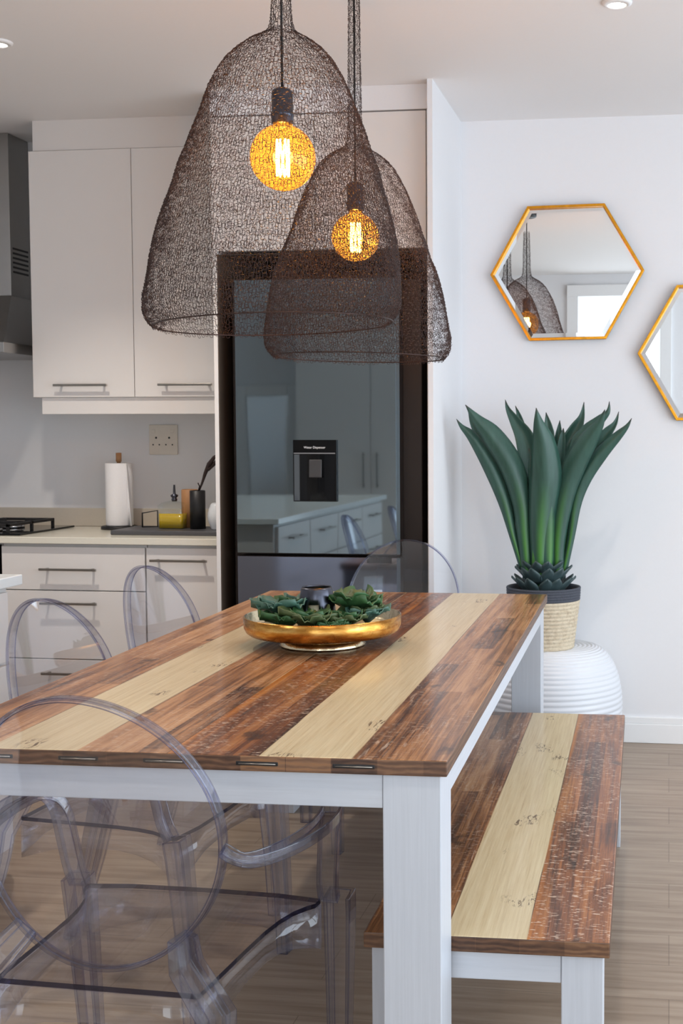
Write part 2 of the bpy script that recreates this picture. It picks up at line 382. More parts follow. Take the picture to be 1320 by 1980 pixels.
b.box(.65, 2.25, YB - .1, YB, 2.4, ZC); b.box(2.25, XR, YB - .1, YB, 0, ZC)
struct(b.build('wall_front', MW))
b = MB()  # door frame of the doorway behind the camera
b.box(-.98, -.88, YB, YB + .03, 0, 2.60); b.box(-.08, .02, YB, YB + .03, 0, 2.60); b.box(-.98, .02, YB, YB + .035, 2.5, 2.60)
struct(b.build('door_1', MTRIM, bevel=.004))
b = MB()
for yy in (.1, 1.5, 2.95, 4.32): b.box(XR + .02, XR + .07, yy, yy + .08, 0, 2.4)
b.box(XR + .02, XR + .07, .1, 4.4, 0, .07); b.box(XR + .02, XR + .07, .1, 4.4, 2.33, 2.4)
struct(b.build('window_1', MTRIM))
b = MB()
for xx in (.65, 1.41, 2.17): b.box(xx, xx + .08, YB - .08, YB - .02, 0, 2.4)
struct(b.build('window_2', MTRIM))
b = MB().box(-.90, XR, YN - .014, YN, 0, .085).box(-.90, XR, YN - .010, YN, .085, .114)
struct(b.build('baseboard_back', MTRIM, bevel=.003))

# ------------------------------------------------------------------ kitchen units
def bar_handle(name, parent, x0, x1, y, z, vertical=False):
    b = MB(); r = .005
    if not vertical:
        b.box(x0, x1, y - .036, y - .028, z - .005, z + .005)
        for xx in (x0 + .025, x1 - .025): b.box(xx - .005, xx + .005, y - .029, y, z - .004, z + .004)
    else:
        b.box(x0 - .005, x0 + .005, y + .028, y + .036, z, x1)
        for zz in (z + .02, x1 - .02): b.box(x0 - .004, x0 + .004, y, y + .029, zz - .004, zz + .004)
    return b.build(name, MSTEEL, parent, bevel=.0015)
# base cabinets
def base_cab(label, x0, x1, fronts, handles):
    t = thing('base_cabinet', label, 'cabinet', ((x0 + x1) / 2, 5.19, 0)); ox, oy = -(x0 + x1) / 2, -5.19
    MB().box(x0 + ox, x1 + ox, 4.922 + oy, YK - .01 + oy, .1, .885).box(x0 + ox, x1 + ox, 4.98 + oy, YK - .01 + oy, 0, .1).build('body', MCAB, t)
    for (z0, z1), hs in zip(fronts, handles):
        d = MB().box(x0 + .0015 + ox, x1 - .0015 + ox, 4.90 + oy, 4.92 + oy, z0, z1).build('drawer', MCAB, t, bevel=.0015)
        h = bar_handle('handle', d, hs[0] + ox, hs[1] + ox, 4.90 + oy, hs[2])
    return t
base_cab('white kitchen drawer unit left of the fridge, three stacked drawers with steel bar handles', -2.789, -2.1535, [(.691, .873), (.40, .687), (.11, .396)],
         [(-2.606, -2.354, .780), (-2.606, -2.354, .637), (-2.606, -2.354, .34)])
base_cab('narrow white base cabinet directly beside the fridge, one front with a high bar handle', -2.1495, -1.809, [(.11, .873)], [(-2.12, -1.874, .823)])
b = MB().box(-3.55, -2.795, 4.93, YK - .01, 0.0, .885)
ov = thing('oven', 'dark built-in oven under the gas hob at the far left', 'oven', (-3.17, 5.2, 0))
MB().box(-.375, .375, -.27, .29, .1, .885).build('body', MCAB, ov)
MB().box(-.370, .370, -.298, -.272, .16, .878).build('oven_door', MGLOSSB, ov, bevel=.002)
MB().box(-.30, .30, -.34, -.33, .74, .752).box(-.29, -.28, -.33, -.298, .74, .752).box(.28, .29, -.33, -.298, .74, .752).build('handle', MSTEEL, ov)
tag(box('worktop', MSTONE, -4.2, -1.808, 4.88, YK - .022, .887, .915, bevel=.002), 'cream stone kitchen worktop running from the hob to the fridge', 'worktop')
tag(box('stone_upstand', MUPST, -4.2, -1.808, YK - .02, YK, .915, 1.0, bevel=.002), 'low beige stone upstand along the wall behind the worktop', 'backsplash')
# wall cabinets
t = thing('wall_cabinet', 'white wall cabinet above the worktop with two tall doors and a pelmet', 'cabinet', (-2.29, 5.32, 1.43)); q = (2.29, -5.32, -1.43)
b = MB(); b.box(-2.742 + q[0], -1.809 + q[0], 5.142 + q[1], YK - .005 + q[1], 1.51 + q[2], 2.562 + q[2]); b.build('body', MCAB, t)
for x0, x1, h0, h1 in ((-2.748, -2.286, -2.640, -2.395), (-2.283, -1.811, -2.167, -1.925)):
    d = MB().box(x0 + q[0], x1 + q[0], 5.12 + q[1], 5.14 + q[1], 1.505 + q[2], 2.562 + q[2]).build('door', MCAB, t, bevel=.0015)
    bar_handle('handle', d, h0 + q[0], h1 + q[0], 5.12 + q[1], 1.556 + q[2])
MB().box(-2.716 + q[0], -1.810 + q[0], 5.135 + q[1], 5.153 + q[1], 1.432 + q[2], 1.504 + q[2]).build('pelmet', MCAB, t, bevel=.001)
tag(box('bulkhead_panel', MCAB, -2.735, -1.809, 5.135, YK - .003, 2.566, ZC, bevel=.001), 'white filler panel between the wall cabinet and the ceiling', 'panel')
# tall panel left of fridge, over-fridge cabinet, fascia
tag(box('tall_side_panel', MCAB, -1.806, -1.789, 4.80, YK - .003, 0, 2.566, bevel=.001), 'tall thin white side panel on the left of the fridge', 'panel')
t = thing('overfridge_cabinet', 'white two-door cabinet high above the fridge behind the lamps', 'cabinet', (-1.365, 5.1, 2.07)); q = (1.365, -5.1, -2.07)
MB().box(-1.787 + q[0], -.945 + q[0], 4.83 + q[1], YK - .003 + q[1], .005, .49).build('body', MCAB, t)
for x0, x1 in ((-1.806, -1.386), (-1.383, -.940)):
    MB().box(x0 + q[0], x1 + q[0], 4.795 + q[1], 4.815 + q[1], 0, .525).build('door', MCAB, t, bevel=.0015)
tag(box('fridge_fascia', MW, -1.808, -.9215, 4.79, 4.86, 2.60, ZC, bevel=.001), 'white fascia between the over-fridge cabinet and the ceiling', 'panel')
tag(box('right_side_panel', MCAB, -.936, -.9225, 4.79, YK - .003, 0, 2.597, bevel=.001), 'thin white side panel on the right of the fridge by the partition', 'panel')
tag(MB().box(-.4165, .433, .63, .646, 0, 2.06).box(-.4165, -.4135, -.05, .63, 0, 2.06).box(-.4165, .433, -.02, .63, 2.06, 2.063).build('recess_shade_sheets', MSHADE, None, (-1.371, 4.85, 0)), 'dark brown sheets painted as the shade inside the fridge recess', 'panel')  # thin sheets whose dark colour stands in for shade around the fridge

# fridge
FX0, FX1, FY = -1.722, -1.050, 4.80
t = thing('fridge', 'tall smoked mirror-glass fridge freezer with a black water dispenser', 'fridge', (-1.386, 5.1, 0)); q = (1.386, -5.1, 0)
MB().box(FX0 - .035 + q[0], FX1 + .075 + q[0], FY + .075 + q[1], YK - .05 + q[1], .02, 1.96).build('body', MFSIDE, t, bevel=.004)
def fdoor(z0, z1, mat, name):
    d = MB().box(FX0 + q[0], FX1 + q[0], FY + .006 + q[1], FY + .07 + q[1], z0, z1).build(name, MFSIDE, t, bevel=.003)
    MB().box(FX0 + .004 + q[0], FX1 - .014 + q[0], FY + q[1], FY + .0065 + q[1], z0 + .002, z1 - .002).build('glass_face', mat, d, bevel=.001)
    MB().box(FX1 - .0138 + q[0], FX1 + q[0], FY + .001 + q[1], FY + .0064 + q[1], z0 + .002, z1 - .002).build('edge_trim', MFTRIM, d)
    return d
dr = fdoor(.866, 1.958, MFR, 'fridge_door'); fdoor(.06, .856, MFR2, 'freezer_door')
wx0, wx1, wz0, wz1 = -1.479 + q[0], -1.303 + q[0], 1.077, 1.322
wy = FY + q[1]
cz_ = 1.264
b = MB().box(wx0, wx1, wy - .014, wy - .0005, cz_, wz1).box(wx0, wx0 + .003, wy - .014, wy - .0005, wz0, cz_).box(wx1 - .003, wx1, wy - .014, wy - .0005, wz0, cz_).box(wx0 + .003, wx1 - .003, wy - .014, wy - .0005, wz0, wz0 + .004)
wd = b.build('water_dispenser', MGLOSSB, dr)
MB().box(wx0 + .003, wx1 - .004, wy - .016, wy - .0142, 1.267, 1.271).build('silver_line', MSIL, wd)
b = MB(); pr = []
for i in range(17):
    a = -1 + 2 * i / 16; pr.append(((wx0 + wx1) / 2 + a * .0846, wy - .013 + .0115 * (1 - a * a)))
n = len(pr); b.add([(x, y, z) for z in (wz0 + .004, cz_) for x, y in pr], [(i, i + 1, n + i + 1, n + i) for i in range(n - 1)], 0, True)
b.build('dispenser_cover', MGLOSSB, wd)
MB().box(-.026, .026, -.006, .002, -.036, .036).build('lever_pad', MGREYPAD, wd, ((wx0 + wx1) / 2 + .002, wy - .0085, 1.208), (-.06, 0, .0), bevel=.003)
tx = bpy.data.curves.new('dispenser_text', 'FONT'); tx.body = 'Water Dispenser'; tx.size = .0125; tx.extrude = .0002; tx.align_x = 'CENTER'; tx.offset = .0002
tmp = bpy.data.objects.new('tmp_text', tx); COL.objects.link(tmp); bpy.context.view_layer.update()
tme = bpy.data.meshes.new_from_object(tmp.evaluated_get(bpy.context.evaluated_depsgraph_get())); bpy.data.objects.remove(tmp)
tme.materials.clear(); tme.materials.append(MWHITETXT)
to = bpy.data.objects.new('dispenser_text', tme); COL.objects.link(to); to.parent = wd; to.location = ((wx0 + wx1) / 2, wy - .0145, 1.288); to.rotation_euler = (PI / 2, 0, 0)
MB().box(-.05, .05, -.001, .0, -.012, .012).build('display_label', MGLOSSB, dr, (-1.135 + q[0], wy - .001, .845))

# hood
t = thing('cooker_hood', 'stainless steel cooker hood at the far left edge', 'cooker hood', (-3.15, 5.3, 1.69))
MB().box(-.22, .20, .02, .195, .28, 1.004).build('chimney', MHOOD, t, bevel=.002)
cn = MB(); lo = [(-.40, -.34), (.36, -.34), (.36, .195), (-.40, .195)]; hi = [(-.22, .02), (.20, .02), (.20, .195), (-.22, .195)]
cn.add([(x, y, .045) for x, y in lo] + [(x, y, .28) for x, y in hi], [(0, 1, 2, 3), (4, 5, 6, 7), (0, 1, 5, 4), (1, 2, 6, 5), (2, 3, 7, 6), (3, 0, 4, 7)])
cn.build('canopy', MHOOD, t)
MB().box(-.40, .36, -.34, .195, 0, .045).build('rim', MHOOD, t, bevel=.002)
b = MB()
for i in range(6): b.box(.1995, .2015, .04, .175, .385 + i * .021, .394 + i * .021)
b.build('vent_slots', MBLACK, t)

# hob
t = thing('gas_hob', 'black glass gas hob with cast iron pan supports at the far left', 'hob', (-3.09, 5.17, .915))
MB().box(-.37, .37, -.24, .25, 0.001, .009).build('glass_plate', MGLOSSB, t, bevel=.002)
for (cx, cy, r) in ((.16, .08, .045), (.18, -.12, .034), (-.18, .08, .04), (-.18, -.12, .034)):
    bb = MB().lathe([(r * 1.15, 0), (r * 1.15, .010), (r * .9, .013)], 24).build('burner', MSIL, t, (cx, cy, .009))
    MB().lathe([(r, .0), (r, .007), (r * .8, .01)], 24).build('burner_cap', MIRON, bb, (0, 0, .0131))
for sx in (-1, 1):
    b = MB(); cx = sx * .175
    for yy in (-.20, .0, .19): b.box(cx - .125, cx + .125, yy - .006, yy + .006, .034, .046)
    for xx in (cx - .125, cx + .113): b.box(xx, xx + .012, -.206, .196, .034, .046)
    for xx in (cx - .125, cx + .113):
        for yy in (-.206, -.006, .184): b.box(xx, xx + .012, yy, yy + .012, .0092, .034)
    for yy in (-.12, .09): b.box(cx - .125, cx - .05, yy - .005, yy + .005, .036, .05).box(cx + .04, cx + .113, yy - .005, yy + .005, .036, .05)
    b.build('pan_support', MIRON, t, bevel=.001)

# socket
t = thing('wall_socket', 'double beige wall socket plate under the wall cabinet', 'socket', (-2.315, YK, 1.25))
MB().box(-.068, .068, -.012, -.0002, 0, .138).build('plate', MSOCK, t, bevel=.003)
b = MB()
for cx in (-.032, .032):
    b.lathe([(.0042, 0), (.0042, .001)], 12, c=(cx * .85, 0, 0))
b2 = MB()
for px, pz, r in ((-.033, .078, .005), (.030, .078, .005), (-.048, .046, .0036), (-.018, .046, .0036), (.014, .046, .0036), (.045, .046, .0036)):
    vs = [(px + r * math.cos(a * PI / 6), -.0123, pz + r * math.sin(a * PI / 6)) for a in range(12)]; MB().add(vs + [(x, -.0128, z) for x, y, z in vs], [tuple(range(12, 24))] + [(i, (i + 1) % 12, 12 + (i + 1) % 12, 12 + i) for i in range(12)]).build('pin_hole', MBLACK, t)
pass
for px in (-.045, .045): MB().box(px - .009, px + .009, -.016, -.0122, .100, .116).build('switch', MSOCK, t, bevel=.002)

# paper towel
t = thing('paper_towel_holder', 'white paper towel roll on a black round base with a wooden tip', 'paper towel holder', (-2.468, 5.35, .915))
MB().lathe([(.0, 0), (.082, 0), (.082, .012), (.076, .015), (.0, .015)], 40, cap=False).build('base', MBLACK, t)
MB().lathe([(.009, .015), (.009, .305), (.0125, .306), (.0125, .345), (.0, .346)], 16, cap=False).build('post', MPEPPER, t)
MB().lathe([(.020, .016), (.058, .016), (.060, .02), (.060, .296), (.057, .299), (.02, .299), (.02, .016)], 48, cap=False).build('paper_roll', MPAPER, t)
b = MB(); pts = []
for i in range(10):
    a = i / 9; pts.append((.052 + .028 * a, -.032 - .015 * a + .006 * math.sin(a * 6)))
vs = []
for j, z in enumerate((.018, .10, .2, .296)):
    for i, (x, y) in enumerate(pts): vs.append((x - .022 * (j / 3) * (i / 9), y, z))
b.add(vs, [(j * 10 + i, j * 10 + i + 1, (j + 1) * 10 + i + 1, (j + 1) * 10 + i) for j in range(3) for i in range(9)], 0, True)
o = b.build('loose_sheet', MPAPER, t); so = o.modifiers.new('s', 'SOLIDIFY'); so.thickness = .0008

# tray and things on it
tag(box('serving_tray', MTRAY, -2.36, -1.84, 5.02, 5.30, .915, .935, bevel=.004), 'flat slate grey tray on the worktop beside the fridge', 'tray')
t = thing('oil_bottle', 'square glass bottle half full of yellow oil with a steel pourer', 'bottle', (-2.137, 5.16, .935))
MB().sweep([(0, 0, .0), (0, 0, .100), (0, 0, .112), (0, 0, .120)], rrect(.118, .07, .014), (0, 1, 0), scales=[1, 1, .75, .22]).build('glass_body', MGLASS, t)
MB().sweep([(0, 0, .003), (0, 0, .066)], rrect(.110, .062, .012), (0, 1, 0)).build('oil', MOIL, t)
MB().lathe([(.011, .118), (.013, .128), (.009, .132), (.016, .140), (.016, .146), (.006, .15), (.004, .19), (.003, .19)], 16).build('pourer', MPEW, t, (.008, 0, 0))
t = tag(MB().sweep([(0, 0, 0), (0, 0, .062), (.07, .0, .074), (.07, 0, .004), (0, 0, 0.002)], rrect(.006, .006, .001, 1), (0, 1, 0), closed=False).build('napkin_frame', MBLACK, None, (-2.272, 5.15, .939)), 'small black wire frame standing on the tray left of the oil bottle', 'holder')
tag(MB().lathe([(.0, 0), (.036, 0), (.036, .165), (.033, .168), (.033, .12), (0, .12)], 32, cap=False).build('oak_canister', MPEPPER, None, (-2.083, 5.22, .935)), 'light wooden canister behind the oil bottle', 'canister')
tag(MB().lathe([(.0, 0), (.033, 0), (.033, .165), (.029, .167), (.029, .06), (0, .06)], 32, cap=False).build('black_vase', MBLACK, None, (-2.020, 5.15, .935)), 'straight black vase on the tray holding a dark twig', 'vase')
b = MB()
b.tube([(0, 0, -.09), (.0, 0, 0), (.018, .0, .04), (.03, .01, .085), (.052, .0, .125), (.075, 0, .155), (.11, 0, .175), (.15, .0, .21)], .006, 7, scales=[.6, .7, .8, 1.3, 1.7, 1.3, 1.2, .8])
b.tube([(.045, 0, .10), (.07, .008, .125), (.095, .0, .15), (.14, 0, .165)], .006, 7, scales=[1.3, 1.4, 1.1, .8])
b.tube([(.0, 0, .0), (.012, -.01, .03), (.005, -.012, .045)], .003, 6)
tag(b.build('dark_twig', MTWIG, None, (-2.018, 5.15, 1.09)), 'dark knotted twig leaning right out of the black vase', 'branch')
tag(MB().lathe([(0, 0), (.026, 0)] + [(.026 + .014 * math.sin(PI * (i / 14)) + .0012 * (i % 2), .005 + i * .0075) for i in range(15)] + [(.018, .115), (.014, .11), (0, .11)], 28, cap=False).build('ribbed_vase', MWHITEVASE, None, (-1.925, 5.13, .935)), 'small white ribbed vase half hidden by the fridge side panel', 'vase')

# ------------------------------------------------------------------ island
t = thing('kitchen_island', 'white kitchen island with a pale worktop at the left edge', 'kitchen island', (-2.535, 2.3, 0))
MB().box(-.55, .548, -1.15, 1.215, 0.08, .885).box(-.5, .5, -1.1, 1.16, 0, .08).build('body', MCAB, t, bevel=.002)
MB().box(-.60, .585, -1.2, 1.245, .887, .918).build('island_top', MWISL, t, bevel=.003)
for k in range(4):
    y1 = 1.19 - k * .58; y0 = y1 - .57
    for z0, z1 in ((.66, .87), (.38, .65), (.10, .37)):
        d = MB().box(.549, .567, y0, y1, z0, z1).build('drawer', MCAB, t, bevel=.002)
        h = MB().box(.595, .603, (y0 + y1) / 2 - .12, (y0 + y1) / 2 + .12, z1 - .075, z1 - .065)
        for yy in (-.1, .1): h.box(.567, .596, (y0 + y1) / 2 + yy - .004, (y0 + y1) / 2 + yy + .004, z1 - .074, z1 - .066)
        h.build('handle', MSTEEL, d)
# tall cupboards on the wall behind the camera (mirrored in the fridge)
t = thing('tall_cupboard', 'tall white cupboard reflected in the fridge door', 'cupboard', (-2.35, YB + .3, 0))
MB().box(-.62, .62, -.297, .0, 0, 2.3).build('body', MCAB, t)
for x0, x1, hx in ((-.615, -.003, -.06), (.003, .615, .06)):
    d = MB().box(x0, x1, .002, .022, .06, 2.29).build('door', MCAB, t, bevel=.002)
    bar_handle('handle', d, hx, 1.2, .022, .92, True)

t = thing('framed_mirror', 'white framed mirror on the wall, seen only as a reflection in the fridge', 'mirror', (-3.3, YB + .002, .35))
b = MB()
for x0, x1, z0, z1 in ((-.26, -.17, 0, 1.4), (.17, .26, 0, 1.4), (-.17, .17, 0, .09), (-.17, .17, 1.31, 1.4)): b.box(x0, x1, 0, .035, z0, z1)
b.build('frame', MTRIM, t, bevel=.008)
MB().box(-.17, .17, .0, .012, .09, 1.31).build('mirror_glass', MMIR, t)

# ------------------------------------------------------------------ table
TT = .02
tb = thing('dining_table', 'long dining table of brown and cream reclaimed boards on white legs', 'table', (-.3757, 2.087, 0), TT)
TK = .9658; TL, TW_ = 2.255, 1.0054
MB().box(-TW_, 0, 0, TL, .7515, .78).build('tabletop', [MTOP, MEND], tb, bevel=.0025)
me = tb.children[0].data
for p in me.polygons:
    if abs(p.normal.z) < .5: p.material_index = 1
for nm, x0, x1, y0, y1 in (('leg', -.115, -.012, .006, .120), ('leg', -TW_ + .012, -TW_ + .115, .006, .120), ('leg', -.115, -.012, TL - .120, TL - .006), ('leg', -TW_ + .012, -TW_ + .115, TL - .120, TL - .006)):
    box('leg', MLEGV, x0, x1, y0, y1, 0, .7512, tb, bevel=.002)
A0 = .691
MB().box(-TW_ + .1155, -.1155, .008, .030, A0, .7513).build('apron', MLEGX, tb, bevel=.0015)
MB().box(-TW_ + .1155, -.1155, TL - .030, TL - .008, A0, .7513).build('apron', MLEGX, tb, bevel=.0015)
MB().box(-.034, -.014, .1205, TL - .1205, A0, .7513).build('apron', MLEGX, tb, bevel=.0015)
MB().box(-TW_ + .014, -TW_ + .034, .1205, TL - .1205, A0, .7513).build('apron', MLEGX, tb, bevel=.0015)
for x0, x1 in ((-.705, -.630), (-.547, -.469), (-.377, -.300), (-.203, -.127), (-.87, -.79)):
    s_ = MB().box(x0, x1, -.0012, .004, .7618, .7698).build('bracket_slot', MBLACK, tb, bevel=.002)
    MB().sweep([(x0 + .006, -.0022, .7658), (x1 - .004, -.0022, .7658)], rrect(.0026, .0026, .0012, 2), (0, 0, 1)).build('steel_pin', MSTEEL, s_)

# bench
bn = thing('dining_bench', 'low bench of brown and cream reclaimed boards beside the table', 'bench', (-.0992, 2.2165, 0), TT)
BL, BW = 1.850, .4573
MB().box(-BW, 0, 0, BL, .390, .42).build('bench_seat', [MBEN, MEND2], bn, bevel=.0025)
for p in bn.children[0].data.polygons:
    if abs(p.normal.z) < .5: p.material_index = 1
for x0, x1, y0, y1 in ((-.089, -.012, .008, .078), (-BW + .014, -BW + .091, .008, .078), (-.089, -.012, BL - .078, BL - .008), (-BW + .014, -BW + .091, BL - .078, BL - .008)):
    box('leg', MLEGV, x0, x1, y0, y1, 0, .3898, bn, bevel=.002)
MB().box(-BW + .0915, -.0895, .010, .030, .336, .3898).build('apron', MLEGX, bn, bevel=.0015)
MB().box(-BW + .0915, -.0895, BL - .030, BL - .010, .336, .3898).build('apron', MLEGX, bn, bevel=.0015)
MB().box(-.034, -.014, .0785, BL - .0785, .336, .3898).build('apron', MLEGX, bn, bevel=.0015)
MB().box(-BW + .016, -BW + .036, .0785, BL - .0785, .336, .3898).build('apron', MLEGX, bn, bevel=.0015)

# ------------------------------------------------------------------ clear chairs
def chan(w, d, t=.005):   # U channel, open towards -b
    return [(-w / 2, -d / 2), (-w / 2, d / 2), (w / 2, d / 2), (w / 2, -d / 2), (w / 2 - t, -d / 2), (w / 2 - t, d / 2 - t), (-w / 2 + t, d / 2 - t), (-w / 2 + t, -d / 2)]
RC, RW, RH, LEAN = .710, .212, .230, .19
def ring_pt(a, off=0.0, k=1.0):
    x = RW * k * math.cos(a); s_ = RH * k * math.sin(a); z = RC + s_
    return Vector((x, -.218 - s_ * LEAN - .035 * (s_ / RH) ** 2 * .3 + .030 * (x / RW) ** 2 + off, z))
def make_chair(label):
    t = thing('clear_armchair', label, 'chair')
    # back: thin curved oval sheet inside a rim
    b = MB(); N = 64; K = 10
    vs = []
    for k in range(K + 1):
        for i in range(N): vs.append(ring_pt(2 * PI * i / N, 0, .001 + .985 * k / K))
    vs2 = [v + Vector((0, .004, 0)) for v in vs]
    fs = [(k * N + i, k * N + (i + 1) % N, (k + 1) * N + (i + 1) % N, (k + 1) * N + i) for k in range(K) for i in range(N)]
    b.add(vs, fs, 0, True); b.add(vs2, [f[::-1] for f in fs], 0, True)
    bk = b.build('backrest', MCLR, t)
    pts = [ring_pt(2 * PI * i / 96) for i in range(96)]
    rim = MB().sweep(pts, [(-.009, -.005), (-.009, .003), (.014, .003), (.014, -.0005), (-.005, -.0005), (-.005, -.005)], lambda p, i: Vector((p.x, 0, p.z - RC)), closed=True, smooth=False)
    rim.build('back_rim', [MCLRR, MCLRL], bk, bevel=.0013, bmat=1)
    # seat sheet
    half = [(.176, -.205), (.180, -.12), (.184, -.03), (.189, .05), (.196, .10), (.208, .145), (.224, .175), (.236, .19), (.238, .215), (.15, .228), (.0, .232)]
    out = half + [(-x, y) for x, y in reversed(half[:-1])]
    n = len(out); b = MB()
    b.add([(x, y, .460) for x, y in out] + [(x, y, .451) for x, y in out], [tuple(range(n)), tuple(range(n, 2 * n))[::-1]], 0)
    b.add([(x, y, .460) for x, y in out] + [(x, y, .451) for x, y in out], [(i, (i + 1) % n, n + (i + 1) % n, n + i) for i in range(n)], 1)
    st = b.build('seat', [MCLR, MCLRE], t)
    # skirt below the seat edge
    def skirt(path, depth0, depthm):
        b = MB(); k = len(path); vs = []
        L = [0]
        for i in range(1, k): L.append(L[-1] + math.dist(path[i], path[i - 1]))
        for i, (x, y) in enumerate(path):
            a = L[i] / L[-1]; d = depthm + (depth0 - depthm) * abs(2 * a - 1) ** 2.2
            vs += [(x, y, .4488), (x, y, .449 - d)]
        b.add(vs, [(2 * i, 2 * i + 2, 2 * i + 3, 2 * i + 1) for i in range(k - 1)], 0, True)
        o = b.build('skirt', MCLR, st); sm = o.modifiers.new('s', 'SOLIDIFY'); sm.thickness = .004; sm.offset = 0
    skirt(half[:-2], .085, .045); skirt([(-x, y) for x, y in half[:-2]], .085, .045)
    skirt([(-.172, -.203), (-.09, -.203), (0, -.203), (.09, -.203), (.172, -.203)], .075, .05)
    skirt([(-.236, .222), (-.12, .226), (0, .229), (.12, .226), (.236, .222)], .09, .045)
    for s in (-1, 1):
        # rear leg: foot, knee at the seat, post slanting in to the rim
        j = ring_pt(-.90 if s > 0 else PI + .90)
        p = [(.222 * s, -.335, 0), (.222 * s, -.300, .12), (.221 * s, -.262, .28), (.220 * s, -.236, .38), (.216 * s, -.228, .435), (j.x + .026 * s, -.210, .505), (j.x + .004 * s, j.y + .004, j.z + .006)]
        MB().sweep(p, chan(.050, .036, .013), (0, -1, 0), smooth=False, scales=[.62, .75, .9, 1, 1.05, .95, .8]).build('leg', [MCLRT, MCLRL], t, bevel=.0016, bmat=1)
        # front leg
        p = [(.258 * s, .262, 0), (.261 * s, .258, .15), (.266 * s, .246, .33), (.269 * s, .238, .43), (.270 * s, .232, .468)]
        MB().sweep(p, chan(.052, .044, .008), (0, 1, 0), smooth=False, scales=[.68, .78, .92, 1, 1]).build('leg', [MCLRT, MCLRL], t, bevel=.0016, bmat=1)
        # arm: from the rim outwards and forward, then down into the seat corner
        j = ring_pt(.02 if s > 0 else PI - .02)
        c = [(j.x, j.y, j.z - .025), (.245 * s, -.168, .668), (.276 * s, -.085, .660), (.296 * s, .0, .661), (.300 * s, .07, .664), (.292 * s, .125, .664), (.280 * s, .158, .648), (.270 * s, .175, .615), (.264 * s, .186, .56), (.258 * s, .198, .50), (.256 * s, .215, .462)]
        q = []
        for i in range(len(c) - 1):   # Catmull-Rom
            P0, P1, P2, P3 = (Vector(c[max(i - 1, 0)]), Vector(c[i]), Vector(c[i + 1]), Vector(c[min(i + 2, len(c) - 1)]))
            for k in range(5):
                u = k / 5; q.append(.5 * ((2 * P1) + (P2 - P0) * u + (2 * P0 - 5 * P1 + 4 * P2 - P3) * u * u + (3 * P1 - P0 - 3 * P2 + P3) * u ** 3))
        q.append(Vector(c[-1])); m_ = len(q)
        sc = [(.55 + .45 * math.sin(PI * min(1, i / (m_ * .45)) / 2), 1) for i in range(m_)]
        MB().sweep(q, [(-.019, -.011), (-.019, .009), (-.014, .009), (-.014, -.005), (.014, -.005), (.014, .009), (.019, .009), (.019, -.011)], lambda p, i: Vector((0.25 * s * 0, .001 + max(0, (i - m_ * .45) / m_) * 2.2, 1 - max(0, (i - m_ * .45) / m_) * 1.7)), scales=sc, smooth=False).build('arm', [MCLRT, MCLRL], t, bevel=.0014, bmat=1)
    return t
c0 = make_chair('clear plastic armchair in the foreground at the near head of the table')
c0.location = (-.898, 2.05, 0); c0.rotation_euler = (0, 0, -.04)
for loc, rz, lab in (((-1.262, 2.82, 0), -PI / 2 - .08, 'clear plastic armchair on the left side of the table, nearer of the two standing there'),
                     ((-1.325, 3.58, 0), -PI / 2 - .08, 'clear plastic armchair on the left side of the table, farther one before the drawers'),
                     ((-.985, 4.385, 0), PI + .02, 'clear plastic armchair at the far head of the table before the fridge')):
    c = copy_tree(c0); c.location = loc; c.rotation_euler = (0, 0, rz); c['label'] = lab
for o in [o for o in bpy.data.objects if o.name.startswith('clear_armchair')]: o['group'] = 'clear armchairs around the dining table'

# ------------------------------------------------------------------ gold bowl with succulents
bowl = thing('gold_bowl', 'round hammered gold dish on a low foot on the table', 'bowl', (-.9156, 3.215, .78))
MB().lathe([(.0, 0.001), (.112, 0.001), (.114, .004), (.100, .016), (.09, .029), (.0, .030)], 64, cap=False).build('foot', MGOLDIN, bowl)
o = MB().lathe([(.0, .029), (.13, .029), (.176, .031), (.194, .035), (.203, .042), (.208, .053), (.210, .081), (.206, .083)], 72, cap=False).build('dish', MGOLD, bowl)
MB().lathe([(.206, .083), (.203, .080), (.198, .056), (.182, .046), (.12, .043), (.0, .042)], 72, cap=False).build('lining', MGOLDIN, o)
t = thing('candle_holder', 'dark pewter bell-shaped candle holder with an arched opening in the gold dish', 'candle holder', (-.930, 3.208, .832))
b = MB(); N = 48; Z = [0, .012, .024, .036, .048, .062, .08, .10, .106]; R = [.052, .0515, .051, .0505, .0495, .048, .0455, .042, .038]
vs = []; 
for z, r in zip(Z, R):
    for i in range(N): a = 2 * PI * i / N; vs.append((r * math.cos(a), r * math.sin(a), z))
fs = []
for j in range(len(Z) - 1):
    for i in range(N):
        a = 2 * PI * (i + .5) / N; da = (a - math.radians(275) + PI) % (2 * PI) - PI
        zz = (Z[j] + Z[j + 1]) / 2
        if abs(da) < .52 * math.sqrt(max(0, 1 - (zz / .066) ** 2)): continue
        fs.append((j * N + i, j * N + (i + 1) % N, (j + 1) * N + (i + 1) % N, (j + 1) * N + i))
b.add(vs, fs, 0, True)
o = b.build('shell', MPEW, t); so = o.modifiers.new('s', 'SOLIDIFY'); so.thickness = .003
tag(MB().lathe([(0, 0), (.026, 0), (.026, .058), (.02, .062), (0, .058)], 24, cap=False).build('candle', MCANDLE, None, (-.926, 3.198, .833)), 'pale cream candle inside the dark candle holder', 'candle')
